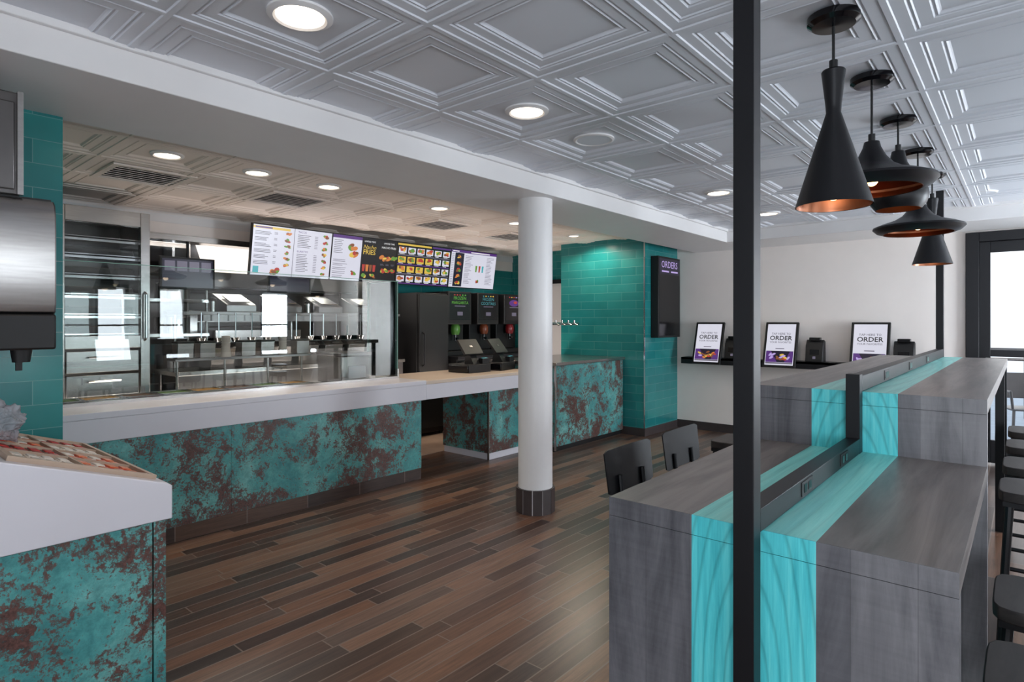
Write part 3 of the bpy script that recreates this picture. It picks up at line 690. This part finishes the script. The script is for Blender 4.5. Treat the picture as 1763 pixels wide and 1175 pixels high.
wpart('front_door',MB().box(-2.9,-2.885,-.48,.49,1.95,2.28,STEELD),im,.004)
wpart('edge_trim',MB().box(-2.9,-2.88,.497,.515,1.932,2.32,STEEL),im)

# ------------------------------------------------------------------ kitchen equipment
tc=thing('holding_cabinet','tall stainless holding cabinet with framed glass door left of the kitchen pass','cabinet',(-5.95,1.5,0))
wpart('body',MB().box(-6.3,-6.26,1.18,1.84,.1,2.36,STEELD).box(-6.26,-5.66,1.18,1.21,.1,2.36,STEELD).box(-6.26,-5.66,1.81,1.84,.1,2.36,STEELD).box(-6.26,-5.66,1.21,1.81,2.3,2.36,STEELD).box(-6.26,-5.66,1.21,1.81,.1,.14,STEELD),tc)
wpart('door_frame',MB().box(-5.66,-5.60,1.18,1.25,.14,2.36,STEEL).box(-5.66,-5.60,1.77,1.84,.14,2.36,STEEL).box(-5.66,-5.60,1.25,1.77,2.24,2.36,STEEL).box(-5.66,-5.60,1.25,1.77,1.24,1.34,STEEL),tc,.003)
wpart('door_glass',MB().rect(frameM((-5.63,1.25,1.34),(0,1,0),(0,0,1)),0,0,.52,.90,GLASS),tc)
for z in (.86,1.05):
    q=wpart('drawer',MB().box(-5.66,-5.61,1.26,1.76,z,z+.17,STEEL),tc,.004); wpart('handle',MB().tube([(-5.61,1.4,z+.12),(-5.58,1.4,z+.12),(-5.58,1.62,z+.12),(-5.61,1.62,z+.12)],.008,CHROME),q)
for z in (.5,1.34,1.5,1.66,1.82,1.98,2.12): wpart('shelf',MB().box(-6.25,-5.67,1.22,1.80,z,z+.012,STEEL).box(-5.685,-5.67,1.22,1.80,z-.018,z+.018,CHROME),tc)
wpart('handle',MB().tube([(-5.60,1.8,1.3),(-5.56,1.8,1.32),(-5.56,1.8,1.68),(-5.60,1.8,1.7)],.01,CHROME),tc)
for x in (-6.25,-5.7):
    for y in (1.23,1.79): wpart('foot',MB().cyl((x,y,0),(x,y,.1),.02,BLACKP),tc)
first=None
for z in (1.352,1.512,1.672,1.832,1.992):
    lb='shallow steel tray on a shelf of the tall holding cabinet'
    if first is None:
        first=thing('steel_tray',lb,'tray',(-5.96,1.51,z),0,'steel trays in the holding cabinet')
        MB().prism([(-.24,-.25,0),(.24,-.25,0),(.26,-.27,.06),(-.26,-.27,.06)],(0,.5,0),STEELD).build('pan',first,None,.004)
        MB().box(-.2,.2,-.2,.2,.055,.066,FOODM[4]).build('filling',first)
    else: dup(first,(-5.96,1.51,z),None,lb)
pt=thing('prep_table','stainless cold prep table of food wells behind the glass guard','prep table',(-5.15,2.4,0))
wpart('body',MB().box(-5.5,-4.8,.95,3.65,.12,.80,STEELD),pt)
wpart('top',MB().box(-5.52,-4.77,.93,3.66,.80,.835,STEEL),pt,.003)
for x in (-5.45,-4.85):
    for y in (1.0,3.6): wpart('leg',MB().cyl((x,y,0),(x,y,.12),.025,STEEL),pt)
names=['lettuce','tomato','cheese','beef','bean','onion']
for k in range(8):
    for j in range(2):
        y=1.12+k*.255; x=-5.22+j*.28; f=(k*2+j*3)%6
        t=thing('food_pan','steel well pan of '+['green leafy','red chopped','yellow shredded','dark brown minced','light brown mashed','pale chopped'][f]+' filling in the prep table','food pan',(x,y,.835),0,'prep table pans with '+names[f])
        MB().box(-.125,.125,-.12,-.112,0,.055,STEEL).box(-.125,.125,.112,.12,0,.055,STEEL).box(-.125,-.117,-.112,.112,0,.055,STEEL).box(.117,.125,-.112,.112,0,.055,STEEL).build('pan',t)
        MB().box(-.117,.117,-.112,.112,.001,.045,FOODM[f]).build('filling',t)
ps=thing('pass_shelf','narrow stainless shelf on four posts along the prep table rear','shelf',(-5.44,2.5,.835))
wpart('shelf_board',MB().box(-5.52,-5.36,1.95,3.2,1.12,1.14,STEELD),ps,.002)
for y in (2.0,2.4,2.8,3.15): wpart('post',MB().cyl((-5.46,y,.835),(-5.46,y,1.12),.012,STEEL),ps)
fc=fb=None
for k in range(7):
    y=2.04+k*.18; loc=(-5.44,y,1.14)
    if k in (2,5):
        lb='stack of paper cups standing on the narrow pass shelf'
        if fc is None:
            fc=thing('cup_stack',lb,'paper cups',loc,0,'paper cup stacks on the pass shelf')
            MB().lathe([(1e-4,0),(.045,0),(.034,.10),(1e-4,.10)],(0,0,0),PAPER,20).build('bottom_cup',fc)
            for q in range(4): MB().lathe([(.036,.10+q*.022),(.0385,.101+q*.022),(.033,.121+q*.022),(1e-4,.121+q*.022)],(0,0,0),PAPER,20).build('cup_rim',fc)
        else: dup(fc,loc,None,lb)
    else:
        lb='square steel insert container with black lid on the narrow pass shelf'
        if fb is None:
            fb=thing('insert_container',lb,'container',loc,0,'steel insert containers on the pass shelf')
            MB().prism([(-.055,-.065,0),(.055,-.065,0),(.065,-.065,.13),(-.065,-.065,.13)],(0,.13,0),STEEL).build('body',fb,None,.004)
            MB().box(-.068,.068,-.068,.068,.13,.145,BLACKP).build('lid',fb,None,.003)
        else: dup(fb,loc,None,lb)
sb=thing('steamer_box','square stainless steamer box at the right end of the prep table','steamer',(-5.2,3.45,.835))
wpart('body',MB().box(-5.42,-5.0,3.3,3.64,.85,1.12,STEEL),sb,.012); wpart('lid',MB().box(-5.43,-4.99,3.29,3.65,1.12,1.15,STEELD),sb,.006); wpart('control_plate',MB().box(-5.0,-4.994,3.38,3.58,.9,1.02,SOLID),sb)
for x in (-5.38,-5.04):
    for y in (3.34,3.60): wpart('foot',MB().cyl((x,y,.835),(x,y,.85),.015,BLACKP),sb)
bt=thing('back_table','stainless work table below the kitchen pass opening','work table',(-6.05,3.4,0))
wpart('top',MB().box(-6.3,-5.78,2.1,4.72,.96,1.0,STEEL),bt,.003); wpart('undershelf',MB().box(-6.28,-5.8,2.12,4.7,.3,.33,STEELD),bt); wpart('front_panel',MB().box(-5.82,-5.80,2.12,4.7,.45,.96,STEELD),bt)
for x in (-6.26,-5.84):
    for y in (2.15,4.67): wpart('leg',MB().cyl((x,y,0),(x,y,.96),.02,STEEL),bt)
first=None
for k in range(6):
    y=2.55+k*.3
    lb=['first','second','third','fourth','fifth','sixth'][k]+' steel food bin from the left on the back work table'
    if first is None:
        first=t=thing('food_bin',lb,'food bin',(-5.98,y,1.0),0,'lidded steel bins on the back table')
        MB().prism([(-.15,-.11,0),(.12,-.11,0),(.17,-.11,.2),(-.15,-.11,.2)],(0,.22,0),STEEL).build('body',t,None,.006)
        MB().prism([(-.16,-.12,.2),(.18,-.12,.2),(.1,-.12,.25),(-.16,-.12,.25)],(0,.24,0),STEELD).build('lid',t,None,.004)
        MB().tube([(.16,-.04,.225),(.19,-.04,.23),(.19,.04,.23),(.16,.04,.225)],.007,BLACKP,8).build('handle',t)
    else: dup(first,(-5.98,y,1.0),None,lb)
to=thing('toaster_grill','stainless toaster grill with black front at the right of the back table','grill',(-6.02,4.47,1.0))
wpart('body',MB().box(-6.22,-5.86,4.32,4.62,1.02,1.40,STEEL),to,.008); wpart('front_plate',MB().box(-5.86,-5.852,4.35,4.59,1.05,1.30,BLACKP),to); wpart('handle',MB().tube([(-5.85,4.37,1.34),(-5.81,4.37,1.34),(-5.81,4.57,1.34),(-5.85,4.57,1.34)],.008,BLACKP),to)
for x in (-6.18,-5.9):
    for y in (4.36,4.58): wpart('foot',MB().cyl((x,y,1.0),(x,y,1.02),.014,BLACKP),to)
os_=thing('over_shelf','stainless overshelf on posts across the kitchen pass','shelf',(-6.1,3.4,1.0))
wpart('shelf_board',MB().box(-6.28,-5.85,2.2,4.7,1.52,1.55,STEELD),os_,.003)
for y in (2.25,3.45,4.66): wpart('post',MB().cyl((-6.2,y,1.0),(-6.2,y,1.52),.018,STEEL),os_)
wpart('heat_lamp',MB().box(-6.05,-5.92,2.4,4.5,1.46,1.52,STEELD),os_)
first=None
for k in range(4):
    y=2.75+k*.5; lb=['leftmost','second','third','rightmost'][k]+' slanted steel dispenser box on the overshelf'
    if first is None:
        first=t=thing('tray_dispenser',lb,'dispenser box',(-6.05,y,1.55),0,'slanted boxes on the overshelf')
        MB().prism([(-.17,-.15,0),(.17,-.15,0),(.17,-.15,.07),(-.17,-.15,.19)],(0,.30,0),STEELD).build('body',t,None,.006)
        MB().box(-.1,.1,-.1,.1,.19,.2,STEEL,Matrix.Rotation(.34,4,'Y')@Matrix.Translation((0,0,-.055))).build('lid',t)
    else: dup(first,(-6.05,y,1.55),None,lb)
first=None
for k in range(12):
    y=2.28+k*.2; lb='small dark lidded seasoning shaker at the front edge of the overshelf'
    if abs((y-2.75)%.5-.0)<.17 or abs((y-2.75)%.5-.5)<.17: continue
    if first is None:
        first=t=thing('seasoning_shaker',lb,'shaker',(-5.91,y,1.55),0,'seasoning shakers on the overshelf')
        MB().lathe([(1e-4,0),(.03,0),(.032,.1),(1e-4,.1)],(0,0,0),STEEL,16).build('body',t); MB().lathe([(.034,.1),(.034,.12),(.02,.135),(1e-4,.135)],(0,0,0),BLACKP,16).build('lid',t)
    else: dup(first,(-5.91,y,1.55),None,lb)
first=None
for k in range(12):
    y=2.35+k*.16; lb='long steel ladle hanging from the overshelf front edge'
    if first is None:
        first=t=thing('ladle',lb,'ladle',(-5.84,y,1.52),0,'ladles hanging from the overshelf')
        MB().cyl((0,0,.02),(0,0,-.22),.006,CHROME,seg=8).build('handle',t); MB().lathe([(1e-4,-.05),(.03,-.04),(.045,0),(.042,0),(.028,-.035),(1e-4,-.044)],(0,0,-.22),CHROME,16).build('bowl',t)
    else: dup(first,(-5.84,y,1.52),None,lb)
for i,y in enumerate((2.45,3.55)):
    t=thing('kitchen_monitor',['left','right'][i]+' dark order monitor hanging in the kitchen pass opening','monitor',(-6.42,y,1.8),0,'monitors in the kitchen pass')
    MB().box(-.02,.02,-.26,.26,-.02,.30,BLACKP).build('case',t,None,.004)
    mxm=frameM((.0205,0,.14),(0,1,0),(0,0,1)); q=MB().rect(mxm,-.24,-.14,.24,.14,SNV)
    for k in range(4): q.rect(mxm,-.22+k*.115,.02,-.125+k*.115,.12,SG,.001)
    q.build('display',t); MB().cyl((0,0,.30),(0,0,.46),.014,BLACK).build('hanger',t)
hd=thing('exhaust_hood','stainless exhaust hood hanging in the back kitchen','exhaust hood',(-7.6,3.6,1.8))
wpart('canopy',MB().prism([(-8.3,2.85,1.85),(-7.0,2.85,1.85),(-7.0,2.85,2.02),(-7.3,2.85,2.42),(-8.3,2.85,2.42)],(0,2.0,0),STEELD),hd,.005)
wpart('filter',MB().box(-8.2,-7.1,2.95,4.7,1.835,1.85,STEELD),hd)
ov=thing('oven','stainless stacked oven with black doors in the back kitchen','oven',(-8.2,3.6,0))
wpart('body',MB().box(-8.6,-7.8,3.0,4.3,.1,1.6,STEEL),ov,.005)
for z in (.3,.95):
    q=wpart('oven_door',MB().box(-7.8,-7.77,3.1,4.2,z,z+.5,BLACKG),ov,.004); wpart('handle',MB().tube([(-7.77,3.2,z+.44),(-7.73,3.2,z+.44),(-7.73,4.1,z+.44),(-7.77,4.1,z+.44)],.01,CHROME),q)
for x in (-8.55,-7.85):
    for y in (3.05,4.25): wpart('foot',MB().cyl((x,y,0),(x,y,.1),.025,BLACKP),ov)
fz=thing('reach_in_fridge','tall two door stainless fridge at the right in the back kitchen','fridge',(-7.9,5.45,0))
wpart('body',MB().box(-8.3,-7.5,4.9,6.05,.1,2.0,STEEL),fz,.006)
for y0 in (4.92,5.485):
    q=wpart('door',MB().box(-7.5,-7.46,y0,y0+.545,.2,1.9,STEELD),fz,.006); wpart('handle',MB().tube([(-7.46,y0+.07,.9),(-7.42,y0+.07,.92),(-7.42,y0+.07,1.4),(-7.46,y0+.07,1.42)],.011,CHROME),q)
for x in (-8.25,-7.55):
    for y in (4.95,6.0): wpart('foot',MB().cyl((x,y,0),(x,y,.1),.025,BLACKP),fz)
fy=thing('fryer_station','stainless fryer station with two black baskets behind the kitchen pass','fryer',(-7.1,3.6,0))
wpart('body',MB().box(-7.35,-6.8,3.1,4.2,.1,.95,STEEL),fy,.006)
wpart('backsplash',MB().box(-7.35,-7.3,3.1,4.2,.95,1.35,STEEL),fy)
for y0 in (3.25,3.75):
    q=wpart('basket',MB().box(-7.2,-6.95,y0,y0+.25,.95,1.08,BLACK),fy,.006); wpart('basket_handle',MB().tube([(-6.95,y0+.12,1.06),(-6.8,y0+.12,1.14),(-6.7,y0+.12,1.15)],.01,BLACKP),q)
for x in (-7.3,-6.85):
    for y in (3.15,4.15): wpart('foot',MB().cyl((x,y,0),(x,y,.1),.025,BLACKP),fy)
mw=thing('kitchen_rack','stainless shelving rack with stacked pans left in the back kitchen','rack',(-7.0,2.2,0))
for x in (-7.2,-6.7):
    for y in (1.85,2.75): wpart('post',MB().cyl((x,y,0),(x,y,1.98),.016,STEEL),mw)
for z in (.4,.9,1.3,1.66,1.92): wpart('shelf',MB().box(-7.22,-6.68,1.83,2.77,z,z+.03,STEEL),mw)
mv=thing('microwave_oven','stainless microwave oven with dark window on the back kitchen rack','microwave',(-6.95,2.3,1.95))
wpart('body',MB().box(-7.18,-6.74,2.0,2.6,1.955,2.28,STEEL),mv,.006); wpart('window',MB().box(-6.74,-6.732,2.05,2.42,2.0,2.23,BLACKG),mv); wpart('control_plate',MB().box(-6.74,-6.732,2.45,2.57,2.0,2.23,BLACKP),mv)
for z in (.93,1.33,1.69):
    for y in (2.1,2.5):
        solo('steel_pot',MB().lathe([(1e-4,0),(.17,0),(.17,.17),(.178,.175),(.16,.175),(.16,.02),(1e-4,.02)],(-6.95,y,z),STEEL,24),'steel pot standing on the back kitchen rack','pot',(-6.95,y,z),'pots on the back kitchen rack')
fl=thing('ceiling_light','flat rectangular fluorescent panel on the back kitchen ceiling','ceiling light',(-7.9,2.0,2.42))
MB().box(-.32,.32,-.62,.62,-.03,0,WHITEP).build('frame',fl); MB().box(-.28,.28,-.58,.58,-.034,-.03,PANELW).build('diffuser',fl)

# drink machines right of the menus
ck=thing('tall_cooler','tall black upright cooler left of the frozen drink machines','cooler',(-6.0,5.12,0))
wpart('body',MB().box(-6.3,-5.74,4.87,5.38,.05,1.82,BLACKP),ck,.006); wpart('door',MB().box(-5.74,-5.70,4.88,5.37,.12,1.8,BLACKP),ck,.006)
wpart('handle',MB().tube([(-5.7,4.93,.9),(-5.66,4.93,.92),(-5.66,4.93,1.3),(-5.7,4.93,1.32)],.009,BLACK),ck)
for x in (-6.25,-5.8):
    for y in (4.92,5.33): wpart('foot',MB().cyl((x,y,0),(x,y,.05),.02,BLACKP),ck)
bb=thing('drinks_cabinet','black base cabinet below the frozen drink machines','cabinet',(-6.0,6.35,0))
wpart('body',MB().box(-6.3,-5.6,5.42,7.3,.0,.96,BLACKP),bb); wpart('worktop',MB().box(-6.32,-5.56,5.41,7.32,.96,1.0,BLACK),bb,.003)
for y0 in (5.44,6.07,6.7): wpart('door',MB().box(-5.6,-5.58,y0,y0+.59,.05,.93,BLACKG),bb,.003)
G=emi('machine_green',(110,190,70),.7); CY=emi('machine_cyan',(90,170,180),.7)
MT=[('frozen drink machine with green FROZEN MARGARITA sign',G,('FROZEN','MARGARITA'),TANK[0]),('frozen drink machine with blue FROZEN COCKTAILS sign',CY,('FROZEN','COCKTAILS'),TANK[1]),('frozen drink machine beside the column with purple sign',SLV,None,TANK[2])]
for i,(lb,cm,tx,dm) in enumerate(MT):
    t=thing('frozen_drink_machine','black '+lb,'drink machine',(-6.0,5.66+i*.56,1.0),0,'frozen drink machines in a row')
    MB().box(-.25,.2,-.22,.22,.0,.06,BLACKP).build('drip_base',t,None,.006)
    MB().box(-.25,.06,-.22,.22,.06,.86,BLACKP).box(.06,.22,-.22,.22,.42,.86,BLACKP).build('body',t,None,.01)
    MB().lathe([(1e-4,0),(.05,0),(.065,.04),(.065,.1),(.05,.14),(1e-4,.14)],(.13,0,.28),dm,20).build('drink_tank',t)
    MB().cyl((.13,0,.28),(.13,0,.2),.018,BLACKG).box(.12,.18,-.012,.012,.21,.24,BLACKG).build('spout',t)
    mx=frameM((.2205,0,.66),(0,1,0),(0,0,1))
    q=MB().rect(mx,-.19,-.18,.19,.18,SK)
    if tx: q.text(mx,0,.11,.062,tx[0],cm,.001).text(mx,0,.05,.056,tx[1],cm,.001)
    else: q.ell(mx,0,.07,.11,.05,SP,.001); q.ell(mx,.03,.08,.04,.02,SR,.0014)
    q.rect(mx,-.10,.0,.10,.012,SG,.001); q.rect(mx,-.05,-.12,.05,-.07,SG,.001)
    for k in range(5): q.ell(mx,-.10+k*.05,.155,.014,.008,random.choice([cm,SY,SR]),.001)
    q.build('sign',t)

# ------------------------------------------------------------------ terrace seen through the door
pc=thing('patio_chair','grey metal patio chair outside beyond the glass door','chair',(.0,9.3,-.02),.4)
for sx in (-1,1):
    for sy in (-1,1): MB().cyl((sx*.21,sy*.2,0),(sx*.19,sy*.19,.45 if sy<0 else .86),.015,STEELD).build('leg',pc)
MB().box(-.21,.21,-.21,.2,.44,.46,STEELD).build('seat',pc,None,.006)
MB().box(-.19,.19,.18,.195,.55,.86,STEELD).build('backrest',pc,None,.006)
for sx in (-1,1): MB().tube([(sx*.2,-.19,.45),(sx*.22,-.19,.66),(sx*.2,.19,.66)],.014,STEELD).build('armrest',pc)
rl=thing('terrace_railing','grey metal railing at the terrace edge beyond the door','railing',(0,12,-.02))
wpart('top_rail',MB().box(-4,6,11.97,12.03,1.0,1.05,STEELD),rl); wpart('mid_rail',MB().box(-4,6,11.985,12.015,.5,.53,STEELD),rl)
for k in range(11): wpart('post',MB().box(-4+k-.02,-4+k+.02,11.98,12.02,-.02,1.0,STEELD),rl)

# ------------------------------------------------------------------ light
wd=bpy.data.worlds.new('world'); S.world=wd; wd.use_nodes=True; t=wd.node_tree; bg=t.nodes['Background']
tcn=N(t,'ShaderNodeTexCoord'); sp=N(t,'ShaderNodeSeparateXYZ'); t.links.new(tcn.outputs['Generated'],sp.inputs[0])
cr=ramp(t,sp.outputs[2],[(0,(.72,.76,.82)),(.04,(.95,.97,1)),(.3,(1,1,1)),(.7,(.62,.8,1.0))]); t.links.new(cr,bg.inputs[0]); bg.inputs[1].default_value=1.3
def area(loc,rot,sx,sy,e,col):
    l=bpy.data.lights.new('area','AREA'); l.shape='RECTANGLE'; l.size=sx; l.size_y=sy; l.energy=e; l.color=col
    o=bpy.data.objects.new('window_or_kitchen_lamp',l); COL.objects.link(o); o.location=loc; o.rotation_euler=rot; return o
DAY=(.83,.92,1); UP=.33
for (a,b),e in zip(WR,(7,14,15,17,145)): area((2.72,(a+b)/2,1.42),(0,pi/2+UP,0),1.3,b-a,e,DAY)
area(((WB[0][0]+WB[0][1])/2,-3.12,1.35),(pi/2+UP,0,0),1.2,1.45,9,DAY)
area(((WB[1][0]+WB[1][1])/2,-3.12,1.35),(pi/2+UP*.8,0,-.42),1.4,1.45,100,DAY)
area((-7.0,3.2,2.38),(0,0,0),.6,2.4,38,(1,.94,.86))  # ceiling lamp of the back kitchen, not window daylight
# warm uplights added out of view in the kitchen aisles to brighten the ceiling
area((-5.65,2.9,.74),(0,pi,0),.22,3.6,15,(1,.86,.78))
area((-5.25,5.9,.6),(0,pi,0),.3,2.2,12,(1,.86,.78))
